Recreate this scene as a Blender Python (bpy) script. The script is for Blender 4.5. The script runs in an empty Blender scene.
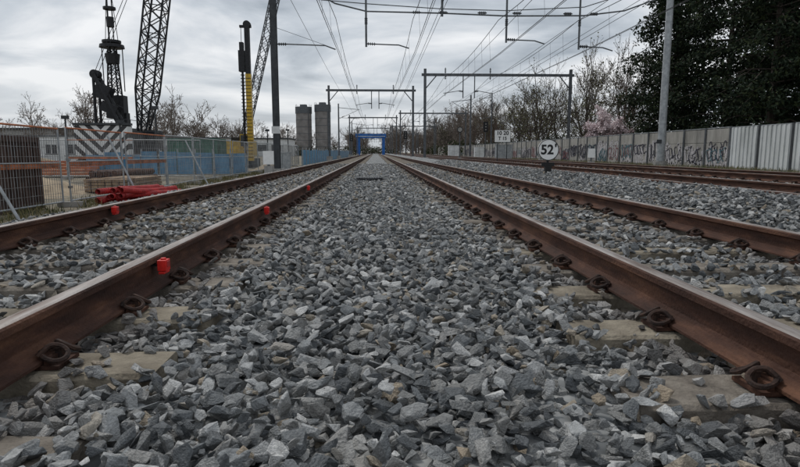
import bpy, bmesh, math, random
import numpy as np
from mathutils import Vector, Matrix, Euler, noise as mnoise
random.seed(7); rng=np.random.default_rng(7)
scene=bpy.context.scene
R=math.radians
# ------------------------------------------------------------------ helpers
def new_mat(name):
    m=bpy.data.materials.new(name); m.use_nodes=True
    nt=m.node_tree; b=nt.nodes['Principled BSDF']; return m,nt,b
def mat(name,c1,c2=None,rough=.7,metal=0,scale=6,bump=.0,bscale=None,spec=.4,detail=6,lo=.35,hi=.65,stretch=None,mid=None):
    m,nt,b=new_mat(name); N=nt.nodes; L=nt.links
    c2=c2 or tuple(v*.6 for v in c1)
    tc=N.new('ShaderNodeTexCoord'); n=N.new('ShaderNodeTexNoise'); n.inputs['Scale'].default_value=scale
    n.inputs['Detail'].default_value=detail; n.inputs['Roughness'].default_value=.65
    src=tc.outputs['Object']
    if stretch:
        mp=N.new('ShaderNodeMapping'); mp.inputs['Scale'].default_value=stretch; L.new(src,mp.inputs['Vector']); src=mp.outputs[0]
    L.new(src,n.inputs['Vector'])
    r=N.new('ShaderNodeValToRGB'); r.color_ramp.elements[0].position=lo; r.color_ramp.elements[1].position=hi
    r.color_ramp.elements[0].color=(*c2,1); r.color_ramp.elements[1].color=(*c1,1)
    if mid: e=r.color_ramp.elements.new((lo+hi)/2); e.color=(*mid,1)
    L.new(n.outputs['Fac'],r.inputs['Fac']); L.new(r.outputs['Color'],b.inputs['Base Color'])
    b.inputs['Roughness'].default_value=rough; b.inputs['Metallic'].default_value=metal
    b.inputs['Specular IOR Level'].default_value=spec
    if bump:
        n2=N.new('ShaderNodeTexNoise'); n2.inputs['Scale'].default_value=bscale or scale*5; n2.inputs['Detail'].default_value=5
        L.new(tc.outputs['Object'],n2.inputs['Vector'])
        bp=N.new('ShaderNodeBump'); bp.inputs['Strength'].default_value=bump; bp.inputs['Distance'].default_value=.01
        L.new(n2.outputs['Fac'],bp.inputs['Height']); L.new(bp.outputs['Normal'],b.inputs['Normal'])
    return m
class MB:
    def __init__(s): s.v=[];s.f=[];s.m=[]
    def add(s,vs,fs,m=0):
        o=len(s.v); s.v+= [tuple(v) for v in vs]; s.f+=[tuple(i+o for i in f) for f in fs]; s.m+=[m]*len(fs)
    def box(s,c,d,m=0,rot=None):
        x,y,z=[q/2 for q in d]
        vs=[Vector((a*x,b*y,e*z)) for e in(-1,1) for b in(-1,1) for a in(-1,1)]
        if rot is not None:
            M=Euler(rot).to_matrix(); vs=[M@v for v in vs]
        c=Vector(c); s.add([v+c for v in vs],[(0,2,3,1),(4,5,7,6),(0,1,5,4),(2,6,7,3),(0,4,6,2),(1,3,7,5)],m)
    def bb(s,a,b,m=0): s.box([(a[i]+b[i])/2 for i in range(3)],[abs(b[i]-a[i]) for i in range(3)],m)
    def cyl(s,p,q,r,r2=None,n=8,m=0,cap=True):
        p=Vector(p);q=Vector(q);r2=r if r2 is None else r2
        d=(q-p).normalized(); u=d.orthogonal().normalized() if abs(d.z)<.99 else Vector((1,0,0)); u=(u-d*u.dot(d)).normalized(); w=d.cross(u)
        vs=[];fs=[]
        for i in range(n):
            a=2*math.pi*i/n; e=u*math.cos(a)+w*math.sin(a); vs+= [p+e*r,q+e*r2]
        for i in range(n):
            j=(i+1)%n; fs.append((2*i,2*j,2*j+1,2*i+1))
        if cap: fs+= [tuple(2*i for i in range(n))[::-1],tuple(2*i+1 for i in range(n))]
        s.add(vs,fs,m)
    def tube(s,pts,r,n=6,m=0,r2=None):
        pts=[Vector(p) for p in pts]; vs=[];fs=[];K=len(pts); pu=None
        for k,p in enumerate(pts):
            d=(pts[min(k+1,K-1)]-pts[max(k-1,0)]).normalized()
            if pu is None: pu=d.orthogonal()
            u=(pu-d*pu.dot(d)).normalized(); pu=u; w=d.cross(u)
            rr=r if r2 is None else r+(r2-r)*k/(K-1)
            for i in range(n):
                a=2*math.pi*i/n; vs.append(p+(u*math.cos(a)+w*math.sin(a))*rr)
        for k in range(K-1):
            for i in range(n):
                j=(i+1)%n; fs.append((k*n+i,k*n+j,k*n+n+j,k*n+n+i))
        fs+= [tuple(range(n))[::-1],tuple((K-1)*n+i for i in range(n))]
        s.add(vs,fs,m)
    def lattice(s,p,q,w1,w2,n,r=.05,rd=.03,m=0):
        p=Vector(p);q=Vector(q);d=(q-p).normalized(); u=Vector((1,0,0)); u=(u-d*u.dot(d)).normalized(); w=d.cross(u)
        c=[(1,1),(-1,1),(-1,-1),(1,-1)]
        def P(k,i):
            t=k/n; ww=(w1+(w2-w1)*t)/2; return p.lerp(q,t)+(u*c[i][0]+w*c[i][1])*ww
        for i in range(4):
            s.cyl(P(0,i),P(n,i),r,n=6,m=m)
            for k in range(n):
                j=(i+1)%4
                s.cyl(P(k,i),P(k+1,j),rd,n=4,m=m,cap=False); s.cyl(P(k,j),P(k+1,i),rd,n=4,m=m,cap=False)
                if k%2==0: s.cyl(P(k,i),P(k,j),rd,n=4,m=m,cap=False)
    def obj(s,name,mats,smooth=False,parent=None,link=True):
        me=bpy.data.meshes.new(name); me.from_pydata(s.v,[],s.f); me.update()
        for q in mats: me.materials.append(q)
        me.polygons.foreach_set('material_index',s.m)
        if smooth: me.polygons.foreach_set('use_smooth',[True]*len(s.f))
        o=bpy.data.objects.new(name,me)
        if link: scene.collection.objects.link(o)
        if parent: o.parent=parent
        return o
def spline(P,sub=5,closed=False):
    P=[Vector(p) for p in P]; out=[]; n=len(P)
    for i in range(n-1):
        a=P[max(i-1,0)];b=P[i];c=P[i+1];d=P[min(i+2,n-1)]
        for k in range(sub):
            t=k/sub; out.append(.5*((2*b)+(c-a)*t+(2*a-5*b+4*c-d)*t*t+(3*b-a-3*c+d)*t**3))
    return out+[P[-1]]
def empty(name,loc=(0,0,0)):
    o=bpy.data.objects.new(name,None); o.location=loc; scene.collection.objects.link(o); return o
def text(body,size,loc,rot,m,parent,name='lettering',ext=.002,bold=0.0):
    c=bpy.data.curves.new(name,'FONT'); c.body=body; c.size=size; c.align_x='CENTER'; c.align_y='CENTER'; c.extrude=ext; c.offset=bold
    o=bpy.data.objects.new(name,c); scene.collection.objects.link(o); o.location=loc; o.rotation_euler=rot
    c.materials.append(m); o.parent=parent; return o
# ------------------------------------------------------------------ materials
M_rust=mat('rail_rust',(.175,.085,.05),(.028,.015,.012),.8,0,7,.6,70,.25,12,.3,.74,(1,.35,1.6),(.072,.034,.023))
M_steel=mat('rail_running_surface',(.34,.31,.29),(.11,.07,.05),.5,.4,5,.15,90,.4,10,.32,.62,(6,.5,1))
M_clip=mat('fastener_rust',(.065,.036,.026),(.018,.012,.011),.8,0,30,.4,150,.3)
M_sleeper=mat('weathered_concrete_sleeper',(.285,.255,.215),(.085,.073,.062),.92,0,9,1.0,60,.2,12,.28,.70,None,(.175,.153,.128))
M_sleeper_y=mat('tan_concrete_sleeper',(.33,.29,.225),(.11,.092,.07),.92,0,6,1.0,60,.2,12,.28,.7)
M_red=mat('red_plastic',(.72,.025,.018),(.42,.012,.01),.45,0,18)
M_redhose=mat('red_hose_plastic',(.48,.035,.035),(.24,.018,.02),.5,0,5)
M_galv=mat('galvanised_steel',(.40,.42,.43),(.24,.255,.265),.5,.4,5)
M_fence=mat('fence_wire_steel',(.34,.35,.36),(.18,.17,.16),.6,.3,3)
M_dgrey=mat('dark_painted_steel',(.055,.06,.065),(.03,.033,.037),.6,.2,4)
M_mgrey=mat('mid_grey_steel',(.13,.14,.15),(.07,.075,.08),.6,.3,4)
M_black=mat('black_steel',(.022,.023,.026),(.010,.010,.011),.55,.2,6)
M_wire=mat('overhead_wire',(.03,.03,.032),(.02,.02,.02),.5,.5,1)
M_yellow=mat('yellow_machine_paint',(.66,.42,.03),(.36,.23,.03),.45,0,3)
M_white=mat('white_paint',(.72,.73,.73),(.48,.49,.48),.5,0,1.5)
M_signw=mat('sign_white',(.85,.85,.83),(.74,.74,.72),.45,0,6)
M_blk=mat('black_lettering',(.012,.012,.012),(.01,.01,.01),.6,0,6)
M_blue=mat('blue_steel_paint',(.02,.15,.48),(.015,.09,.30),.5,0,2)
M_cyan=mat('light_blue_board',(.10,.28,.45),(.05,.15,.26),.6,0,1.3,detail=9)
M_green=mat('green_container_paint',(.035,.16,.10),(.018,.08,.055),.6,0,1.4,detail=9)
M_brown=mat('brown_container_paint',(.075,.042,.032),(.03,.02,.017),.7,0,3)
M_orange=mat('orange_rail_paint',(.55,.17,.06),(.22,.09,.05),.7,0,3,detail=9)
M_conc=mat('concrete',(.36,.35,.33),(.20,.195,.185),.9,0,3,.3)
M_silo=mat('silo_concrete',(.26,.245,.235),(.15,.14,.132),.9,0,.4,detail=10)
M_bark=mat('bark',(.085,.068,.055),(.045,.036,.03),.9,0,3)
M_bark2=mat('bark_reddish',(.12,.085,.062),(.07,.05,.04),.9,0,3)
M_barkfar=mat('haze_lightened_bark',(.19,.155,.13),(.11,.09,.075),.9,0,3)  # bark colour lightened for far trees, distance haze painted into it
M_leaf=mat('conifer_foliage',(.032,.047,.027),(.009,.015,.010),.8,0,.9,spec=.12)
M_leaf2=mat('ivy_foliage',(.055,.07,.03),(.018,.026,.013),.8,0,.9,spec=.12)
M_dry=mat('dry_grass',(.26,.21,.12),(.11,.12,.05),.9,0,1.5,spec=.1)
M_bloss=mat('blossom_petals',(.78,.66,.66),(.52,.43,.44),.8,0,2)
M_bud=mat('spring_buds',(.15,.15,.065),(.09,.085,.045),.8,0,2)
M_glass=mat('window_glass',(.03,.035,.04),(.02,.02,.025),.15,0,2)
M_wood=mat('timber_planks',(.36,.25,.15),(.17,.11,.07),.85,0,5)

def stone_mat():
    m,nt,b=new_mat('ballast_stone'); N=nt.nodes; L=nt.links
    oi=N.new('ShaderNodeObjectInfo'); r=N.new('ShaderNodeValToRGB'); cr=r.color_ramp
    cr.elements[0].position=0; cr.elements[0].color=(.078,.084,.089,1)
    cr.elements[1].position=1; cr.elements[1].color=(.33,.265,.19,1)
    for p,c in((.2,(.135,.145,.151)),(.36,(.215,.213,.204)),(.5,(.235,.248,.254)),(.64,(.28,.274,.26)),(.76,(.345,.354,.355)),(.86,(.47,.468,.455)),(.90,(.60,.595,.575)),(.925,(.28,.28,.277)),(.955,(.34,.30,.24))):
        e=cr.elements.new(p); e.color=(*c,1)
    L.new(oi.outputs['Random'],r.inputs['Fac'])
    tc=N.new('ShaderNodeTexCoord'); ad=N.new('ShaderNodeVectorMath'); ad.operation='ADD'
    cx=N.new('ShaderNodeCombineXYZ'); mu=N.new('ShaderNodeMath'); mu.operation='MULTIPLY'; mu.inputs[1].default_value=50
    L.new(oi.outputs['Random'],mu.inputs[0]); L.new(mu.outputs[0],cx.inputs[0]); L.new(tc.outputs['Object'],ad.inputs[0]); L.new(cx.outputs[0],ad.inputs[1])
    n=N.new('ShaderNodeTexNoise'); n.inputs['Scale'].default_value=1.8; n.inputs['Detail'].default_value=9; n.inputs['Roughness'].default_value=.8
    L.new(ad.outputs[0],n.inputs['Vector'])
    mr=N.new('ShaderNodeMapRange'); mr.inputs[1].default_value=.3; mr.inputs[2].default_value=.7; mr.inputs[3].default_value=.45; mr.inputs[4].default_value=1.5
    L.new(n.outputs['Fac'],mr.inputs[0])
    mx=N.new('ShaderNodeVectorMath'); mx.operation='SCALE'; L.new(r.outputs['Color'],mx.inputs[0]); L.new(mr.outputs[0],mx.inputs['Scale'])
    g=N.new('ShaderNodeNewGeometry'); sx=N.new('ShaderNodeSeparateXYZ'); L.new(g.outputs['Position'],sx.inputs[0])
    prev=None
    for rx in (-2.64,-1.14,1.21,2.71,5.3,6.8,9.2,10.7):
        a=N.new('ShaderNodeMath'); a.operation='SUBTRACT'; a.inputs[1].default_value=rx; L.new(sx.outputs['X'],a.inputs[0])
        c=N.new('ShaderNodeMath'); c.operation='ABSOLUTE'; L.new(a.outputs[0],c.inputs[0])
        if prev is None: prev=c
        else:
            q=N.new('ShaderNodeMath'); q.operation='MINIMUM'; L.new(prev.outputs[0],q.inputs[0]); L.new(c.outputs[0],q.inputs[1]); prev=q
    rr=N.new('ShaderNodeMapRange'); rr.inputs[1].default_value=.08; rr.inputs[2].default_value=.38; rr.inputs[3].default_value=.45; rr.inputs[4].default_value=0; L.new(prev.outputs[0],rr.inputs[0])
    mz=N.new('ShaderNodeMix'); mz.data_type='RGBA'; mz.inputs[7].default_value=(.155,.115,.088,1); L.new(rr.outputs[0],mz.inputs[0]); L.new(mx.outputs[0],mz.inputs[6])
    L.new(mz.outputs[2],b.inputs['Base Color'])
    n2=N.new('ShaderNodeTexNoise'); n2.inputs['Scale'].default_value=6; n2.inputs['Detail'].default_value=6; L.new(ad.outputs[0],n2.inputs['Vector'])
    bp=N.new('ShaderNodeBump'); bp.inputs['Strength'].default_value=.5; bp.inputs['Distance'].default_value=.09
    L.new(n2.outputs['Fac'],bp.inputs['Height']); L.new(bp.outputs['Normal'],b.inputs['Normal'])
    b.inputs['Roughness'].default_value=.62; b.inputs['Specular IOR Level'].default_value=.45
    return m
M_stone=stone_mat()
def ground_mat():
    m,nt,b=new_mat('ground_ballast_and_dirt'); N=nt.nodes; L=nt.links
    g=N.new('ShaderNodeNewGeometry'); 
    v=N.new('ShaderNodeTexVoronoi'); v.inputs['Scale'].default_value=17; L.new(g.outputs['Position'],v.inputs['Vector'])
    sp=N.new('ShaderNodeSeparateColor'); L.new(v.outputs['Color'],sp.inputs[0])
    r=N.new('ShaderNodeValToRGB'); r.color_ramp.elements[0].color=(.08,.085,.088,1); r.color_ramp.elements[1].color=(.42,.42,.41,1)
    e=r.color_ramp.elements.new(.5); e.color=(.20,.208,.21,1)
    L.new(sp.outputs[0],r.inputs['Fac'])
    n=N.new('ShaderNodeTexNoise'); n.inputs['Scale'].default_value=.55; n.inputs['Detail'].default_value=14; n.inputs['Roughness'].default_value=.74; L.new(g.outputs['Position'],n.inputs['Vector'])
    r2=N.new('ShaderNodeValToRGB'); r2.color_ramp.elements[0].position=.33; r2.color_ramp.elements[1].position=.66
    r2.color_ramp.elements[0].color=(.075,.068,.055,1); r2.color_ramp.elements[1].color=(.33,.28,.21,1)
    e=r2.color_ramp.elements.new(.48); e.color=(.17,.155,.12,1)
    L.new(n.outputs['Fac'],r2.inputs['Fac'])
    s=N.new('ShaderNodeSeparateXYZ'); L.new(g.outputs['Position'],s.inputs[0])
    w=N.new('ShaderNodeMath'); w.operation='MULTIPLY_ADD'; w.inputs[1].default_value=1.6; L.new(n.outputs['Fac'],w.inputs[0]); L.new(s.outputs['X'],w.inputs[2])
    a=N.new('ShaderNodeMapRange'); a.inputs[1].default_value=-4.1; a.inputs[2].default_value=-3.5; a.inputs[3].default_value=1; a.inputs[4].default_value=0; L.new(w.outputs[0],a.inputs[0])
    c=N.new('ShaderNodeMapRange'); c.inputs[1].default_value=12.9; c.inputs[2].default_value=13.7; L.new(w.outputs[0],c.inputs[0])
    ad=N.new('ShaderNodeMath'); ad.operation='ADD'; ad.use_clamp=True; L.new(a.outputs[0],ad.inputs[0]); L.new(c.outputs[0],ad.inputs[1])
    mx=N.new('ShaderNodeMix'); mx.data_type='RGBA'; L.new(ad.outputs[0],mx.inputs[0]); L.new(r.outputs['Color'],mx.inputs[6]); L.new(r2.outputs['Color'],mx.inputs[7])
    L.new(mx.outputs[2],b.inputs['Base Color']); b.inputs['Roughness'].default_value=.95; b.inputs['Specular IOR Level'].default_value=.2
    bp=N.new('ShaderNodeBump'); bp.inputs['Strength'].default_value=.8; bp.inputs['Distance'].default_value=.04
    L.new(v.outputs['Distance'],bp.inputs['Height']); bp.invert=True; L.new(bp.outputs['Normal'],b.inputs['Normal'])
    return m
M_ground=ground_mat()
# ------------------------------------------------------------------ ground
TR=[(-2.64,-1.14),(1.21,2.71),(5.3,6.8),(9.2,10.7)]
PX=[-900,-60,-9,-5.4,-4.2,-3.8,-3.1,-2.64,-1.89,-1.14,-.8,-.3,.3,.8,1.21,1.96,2.71,3.1,3.6,4.1,4.5,4.9,5.3,6.05,6.8,7.4,7.95,8.5,9.2,9.95,10.7,11.5,12.3,13.2,60,900]
PZ=[-.7,-.7,-.68,-.62,-.22,-.04,-.01,-.02,-.02,-.02,.0,.02,.02,.0,-.02,-.02,-.02,.02,.17,.27,.21,.03,-.02,-.02,-.02,.02,.05,.02,-.02,-.02,-.02,-.02,-.12,-.12,-.12,-.12]
def gz(x): return np.interp(x,PX,PZ)
ys=list(np.arange(-6,0,2))+list(np.arange(0,40,1.0))+list(np.arange(40,200,10))+[200,300,500,800,1500]
mb=MB(); nx=len(PX)
for y in ys:
    for x,z in zip(PX,PZ):
        zz=z-.035
        if -60<x<60 and y<200: zz+= .025*mnoise.noise(Vector((x*1.3,y*.4,3)))*(3 if x<-5 else 1)
        mb.v.append((x,y,zz))
for j in range(len(ys)-1):
    for i in range(nx-1):
        mb.f.append((j*nx+i,j*nx+i+1,(j+1)*nx+i+1,(j+1)*nx+i)); mb.m.append(0)
mb.obj('ground',[M_ground],smooth=True)
# ------------------------------------------------------------------ rails and sleepers
prof=[(-.070,0),(.070,0),(.070,.010),(.045,.017),(.016,.030),(.0085,.045),(.0085,.112),(.018,.120),(.035,.126),(.036,.150),(.030,.157),(.018,.1605),(-.018,.1605),(-.030,.157),(-.036,.150),(-.035,.126),(-.018,.120),(-.0085,.112),(-.0085,.045),(-.016,.030),(-.045,.017),(-.070,.010)]
SPH=[1.28,1.59,1.7,1.4]; SP=.603; RZ=.035
def rail(x,name,par):
    m=MB(); n=len(prof); Y=[-4,0,1,2,4,8,16,30,60,120,300,900]
    for y in Y:
        for a,b in prof: m.v.append((x+a,y,RZ+b))
    for k in range(len(Y)-1):
        for i in range(n):
            j=(i+1)%n; m.f.append((k*n+i,(k+1)*n+i,(k+1)*n+j,k*n+j)); m.m.append(1 if i in(10,11,12) else 0)
    m.f.append(tuple(range(n))); m.m.append(0)
    return m.obj(name,[M_rust,M_steel],parent=par)
def clip_parts(m,rx,y0,near):
    m.box((rx,y0,.0265),(.25,.13,.013),1)
    for s in(-1,1):
        m.box((rx+s*.086,y0,.044),(.022,.11,.026),1)
        if near:
            for e in (-1,1):
                ctrl=[(.040,.004,.060),(.052,.030,.066),(.078,.058,.058),(.112,.066,.050),(.136,.048,.052),(.134,.020,.064),(.108,.010,.082),(.080,.022,.088),(.066,.040,.074),(.056,.052,.060)]
                pts=spline(ctrl,3)
                m.tube([(rx+s*p.x,y0+e*p.y,p.z) for p in pts],.0085,6,0)
            m.cyl((rx+s*.094,y0,.04),(rx+s*.094,y0,.084),.013,n=6); m.cyl((rx+s*.094,y0,.076),(rx+s*.094,y0,.080),.021,n=12)
        else:
            m.box((rx+s*.09,y0,.068),(.07,.10,.03),0)
for ti,(xa,xb) in enumerate(TR):
    par=empty('railway_track'); c=(xa+xb)/2
    rail(xa,'rail_a',par); rail(xb,'rail_b',par)
    m=MB(); f=MB(); k=-3
    while True:
        y=SPH[ti]+SP*k+random.uniform(-.012,.012); k+=1
        if y>150: break
        if ti>=2 and y>80: break
        hl=1.19+random.uniform(-.03,.05); w=.25; rz=random.uniform(-.012,.012)
        mi=1 if random.random()<.22 else 0
        nseg=24; z1=.018; vs=[];fs=[]
        for q in range(nseg+1):
            xx=-hl+2*hl*q/nseg; e0=random.uniform(0,.012); e1=random.uniform(0,.012); dz=random.uniform(-.004,0)
            for (a,b) in((-w/2,-.14),(-w/2+e0,z1-.014),(-w/2+.016+e0,z1+dz),(w/2-.016-e1,z1+dz),(w/2-e1,z1-.014),(w/2,-.14)):
                vs.append((c+xx,y+a+xx*rz,b))
        for q in range(nseg):
            for i in range(5): fs.append((q*6+i,(q+1)*6+i,(q+1)*6+i+1,q*6+i+1))
        fs+= [tuple(range(6)),tuple(nseg*6+i for i in range(6))[::-1]]
        m.add(vs,fs,mi)
        if y<60:
            for rx in(xa,xb): clip_parts(f,rx,y,y<12 and ti<3)
    m.obj('sleepers',[M_sleeper,M_sleeper_y],parent=par)
    f.obj('fasteners',[M_clip,M_rust],parent=par)
def marker(x,y,z,s=1):
    m=MB(); m.box((0,0,0),(.045*s,.06*s,.055*s),0); m.box((.0,0,-.036*s),(.03,.075*s,.012),0)
    m.box((.024*s,0,.006),(.005,.04*s,.03*s),1); m.cyl((0,0,.027*s),(0,0,.036*s),.014,n=10)
    m.box((-.035,0,-.0),(.06,.035,.01),2)
    o=m.obj('red_rail_marker',[M_red,M_redhose,M_black]); o.location=(x,y,z)
    b=o.modifiers.new('b','BEVEL'); b.width=.004; b.segments=2
marker(-1.14+.066,2.92,.145,1.0); marker(-1.14+.066,5.72,.145,1.0); marker(-2.64+.066,5.80,.145,1.1); marker(-1.14+.066,9.3,.145,1.0)
# ------------------------------------------------------------------ stones
coll=bpy.data.collections.new('ballast_stone_shapes')
for i in range(18):
    bm=bmesh.new()
    ax=(random.uniform(.85,1.25),random.uniform(.55,.85),random.uniform(.34,.66))
    for _ in range(random.randint(9,16)):
        v=Vector([random.gauss(0,1) for _ in range(3)]).normalized()
        p=3.0; nn=(abs(v.x)**p+abs(v.y)**p+abs(v.z)**p)**(1/p); v=v/nn*random.uniform(.78,1.05)
        bm.verts.new((v.x*ax[0],v.y*ax[1],v.z*ax[2]))
    bmesh.ops.convex_hull(bm,input=bm.verts)
    bmesh.ops.delete(bm,geom=[v for v in bm.verts if not v.link_faces],context='VERTS')
    bmesh.ops.dissolve_limit(bm,angle_limit=R(14),verts=bm.verts[:],edges=bm.edges[:])
    bmesh.ops.bevel(bm,geom=bm.edges[:],offset=.03,segments=1,affect='EDGES',clamp_overlap=True)
    me=bpy.data.meshes.new('stone'); bm.to_mesh(me); bm.free(); me.materials.append(M_stone)
    coll.objects.link(bpy.data.objects.new('stone',me))
def scatter(name,P,Rt,S,I):
    n=len(P); me=bpy.data.meshes.new(name); me.vertices.add(n); me.vertices.foreach_set('co',P.astype(np.float32).ravel())
    a=me.attributes.new('rot','FLOAT_VECTOR','POINT'); a.data.foreach_set('vector',Rt.astype(np.float32).ravel())
    a=me.attributes.new('scl','FLOAT','POINT'); a.data.foreach_set('value',S.astype(np.float32))
    a=me.attributes.new('idx','INT','POINT'); a.data.foreach_set('value',I.astype(np.int32))
    me.update(); o=bpy.data.objects.new(name,me); scene.collection.objects.link(o)
    ng=bpy.data.node_groups.new(name,'GeometryNodeTree'); ng.interface.new_socket('Geometry',in_out='INPUT',socket_type='NodeSocketGeometry'); ng.interface.new_socket('Geometry',in_out='OUTPUT',socket_type='NodeSocketGeometry')
    N=ng.nodes;L=ng.links; gi=N.new('NodeGroupInput');go=N.new('NodeGroupOutput'); ip=N.new('GeometryNodeInstanceOnPoints'); ci=N.new('GeometryNodeCollectionInfo')
    ci.inputs['Collection'].default_value=coll; ci.inputs['Separate Children'].default_value=True; ci.inputs['Reset Children'].default_value=True
    def na(nm,t):
        q=N.new('GeometryNodeInputNamedAttribute'); q.data_type=t; q.inputs['Name'].default_value=nm; return q.outputs['Attribute']
    L.new(gi.outputs[0],ip.inputs['Points']); L.new(ci.outputs[0],ip.inputs['Instance']); ip.inputs['Pick Instance'].default_value=True
    L.new(na('idx','INT'),ip.inputs['Instance Index']); L.new(na('rot','FLOAT_VECTOR'),ip.inputs['Rotation']); L.new(na('scl','FLOAT'),ip.inputs['Scale'])
    L.new(ip.outputs[0],go.inputs[0]); md=o.modifiers.new('scatter','NODES'); md.node_group=ng
    return o
def grid(x0,x1,y0,y1,sp,jit):
    xs=np.arange(x0,x1,sp); ysg=np.arange(y0,y1,sp*.87); X,Y=np.meshgrid(xs,ysg); X=X+(np.arange(len(ysg))%2)[:,None]*sp/2
    X=X.ravel()+rng.normal(0,jit,X.size); Y=Y.ravel()+rng.normal(0,jit,Y.size)
    k=(np.abs(X)<.80*Y+1.3)
    return X[k],Y[k]
allP=[];allS=[]
def layer(x0,x1,y0,y1,sp,jit,zoff,zj,smin,smax,keep=1.0,under=False):
    X,Y=grid(x0,x1,y0,y1,sp,jit); k=rng.random(X.size)<keep; X=X[k];Y=Y[k]
    u=rng.random(X.size); S=smin+(smax-smin)*u**1.5
    ok=np.ones(X.size,bool); Z=gz(X)+zoff+rng.normal(0,zj,X.size)
    Z+= .018*np.sin(X*5.1+Y*1.7+2*np.sin(Y*1.3))*np.sin(Y*2.3+X*1.1)
    for ti,(xa,xb) in enumerate(TR):
        for rx in(xa,xb):
            d=np.abs(X-rx)
            if not under: ok&=~(d<.08+S*.4)
            near=(d<.22); Z[near]=np.minimum(Z[near],(-.004 if not under else -.03)+rng.normal(0,.006,near.sum()))
        c=(xa+xb)/2; inn=np.abs(X-c)<1.24
        ph=(Y-SPH[ti]+SP/2)%SP-SP/2; idx=np.round((Y-SPH[ti])/SP).astype(int)
        if under:
            ok&=~(inn&(np.abs(ph)<.125+.3*S)); continue
        on=inn&(np.abs(ph)<.125)
        dist=np.minimum(np.abs(X-xa),np.abs(X-xb)); inner=(X>xa)&(X<xb)
        hv=(np.sin(idx*12.9898+ti*3.1)*43758.5)%1.0
        hv2=(np.sin(idx*78.233+ti*5.1)*12543.5)%1.0
        stray=rng.random(X.size)<.07
        rem=on&(~inner)&(dist<.32+.2*hv+.05*np.sin(ph*40+idx))&(np.abs(ph)<.10+S*.2)&(~stray)
        ok&=~rem
        pk=np.where(hv2>.4,.12,.5)
        rem2=on&inner&((dist<.22+.1*hv)|(rng.random(X.size)>pk))&(np.abs(ph)<.09+S*.22)
        ok&=~rem2
        rest=on&ok; Z[rest]=np.maximum(Z[rest],.018+S[rest]*.3)
    X=X[ok];Y=Y[ok];Z=Z[ok];S=S[ok]
    allP.append(np.stack([X,Y,Z],1)); allS.append(S)
layer(-4.1,5.1,.75,7.0,.050,.012,-.034,.004,.028,.036,1,True)
layer(-4.1,5.1,.75,7.5,.056,.014,-.018,.006,.026,.041)
layer(-4.1,5.1,.75,7.5,.067,.020,.006,.007,.022,.049)
layer(-4.1,5.1,.75,7.5,.11,.038,.026,.006,.018,.043,.6)
layer(-4.1,5.1,.75,5,.10,.04,.014,.010,.009,.018,.7)
layer(-4.3,11.8,7.5,16,.066,.018,-.012,.006,.030,.046)
layer(-4.3,11.8,7.5,16,.10,.03,.012,.008,.022,.048)
layer(-4.3,11.8,16,34,.098,.03,-.004,.01,.036,.060)
layer(5.1,7,3.5,7.5,.068,.018,-.004,.008,.026,.048)
layer(-6.8,-4.1,4,26,.15,.07,-.01,.008,.02,.050,.6)
P=np.concatenate(allP);S=np.concatenate(allS);n=len(P)
scatter('ballast_gravel',P,np.stack([rng.normal(0,.5,n),rng.normal(0,.5,n),rng.random(n)*6.283],1),S,rng.integers(0,18,n))
m=MB(); m.cyl((0,0,-.1),(0,0,.03),.34,.32,n=20)
for i in range(-4,5): m.box((i*.06,0,.035),(.025,.42,.012),1)
o=m.obj('drain_cover',[M_black,M_dgrey]); o.location=(-.15,14.2,.06)
# ------------------------------------------------------------------ catenary
def insul(m,p,q,mi=1):
    p=Vector(p);q=Vector(q)
    m.cyl(p,q,.03,n=8,m=mi)
    for k in range(1,5):
        c=p.lerp(q,k/5); d=(q-p).normalized()*.02; m.cyl(c-d,c+d,.075,n=10,m=mi)
def portal(y,xa,xb,zt,drops):
    m=MB()
    for x in(xa,xb):
        w=.22; m.bb((x-w/2,y-w/2,-.5),(x+w/2,y-w/2+.03,zt+.5)); m.bb((x-w/2,y+w/2-.03,-.5),(x+w/2,y+w/2,zt+.5)); m.bb((x-.03,y-w/2+.03,-.5),(x+.03,y+w/2-.03,zt+.5))
        m.box((x,y,.0),(.6,.6,.5),2)
        s=1 if x==xa else -1
        m.cyl((x+s*.1,y,zt-1.1),(x+s*1.0,y,zt-.05),.05,n=6)
    m.box(((xa+xb)/2,y,zt),(xb-xa+.6,.16,.22))
    for (dx,wx) in drops:
        m.cyl((dx,y,zt+.1),(dx,y,5.35),.045,n=6)
        insul(m,(dx,y,5.9),(dx+(wx-dx)*.25,y,5.95)); m.cyl((dx+(wx-dx)*.25,y,5.95),(wx+(wx-dx)*.1,y,5.75),.028,n=6)
        m.cyl((wx,y,5.75),(wx,y,5.5),.02,n=4)
        insul(m,(wx,y,zt+.1),(wx,y,zt-.4)); insul(m,(wx,y,zt+.12),(wx,y,zt+.6)); 
    return m.obj('catenary_portal',[M_mgrey,M_dgrey,M_conc])
for y in(64,114,164,224,300): portal(y,-5.0,4.1,7.3,[(-.4,-1.97),(.4,1.96)])
for y in(51,101,151,214,290): portal(y,4.3,17.0 if y<60 else 15.6,7.3,[(7.6,6.05),(8.6,9.95)])
def single_mast(x,y,h,arm):
    m=MB(); m.cyl((x,y,-.6),(x,y,h),.13,.10,n=10); m.box((x,y,-.1),(.6,.6,.5),1)
    m.cyl((x,y,h-.6),(x+arm,y,h-.9),.04,n=6); m.cyl((x,y,h-2.3),(x+arm*.9,y,h-1.0),.03,n=6); insul(m,(x+arm*.15,y,h-2.0),(x+arm*.3,y,h-1.85)); m.cyl((x,y,5.9),(x+arm,y,5.75),.03,n=6)
    m.obj('catenary_mast',[M_mgrey,M_conc])
for x,y,h,a in((12.7,78,8.2,-2.6),(12.7,126,8.2,-2.6),(-5.6,90,8,3.2),(-5.6,140,8,3.2),(12.7,180,8.2,-2.6),(17.5,88,9.5,-1.5)): single_mast(x,y,h,a)
m=MB(); x,y,w=-4.85,29,.30
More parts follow.
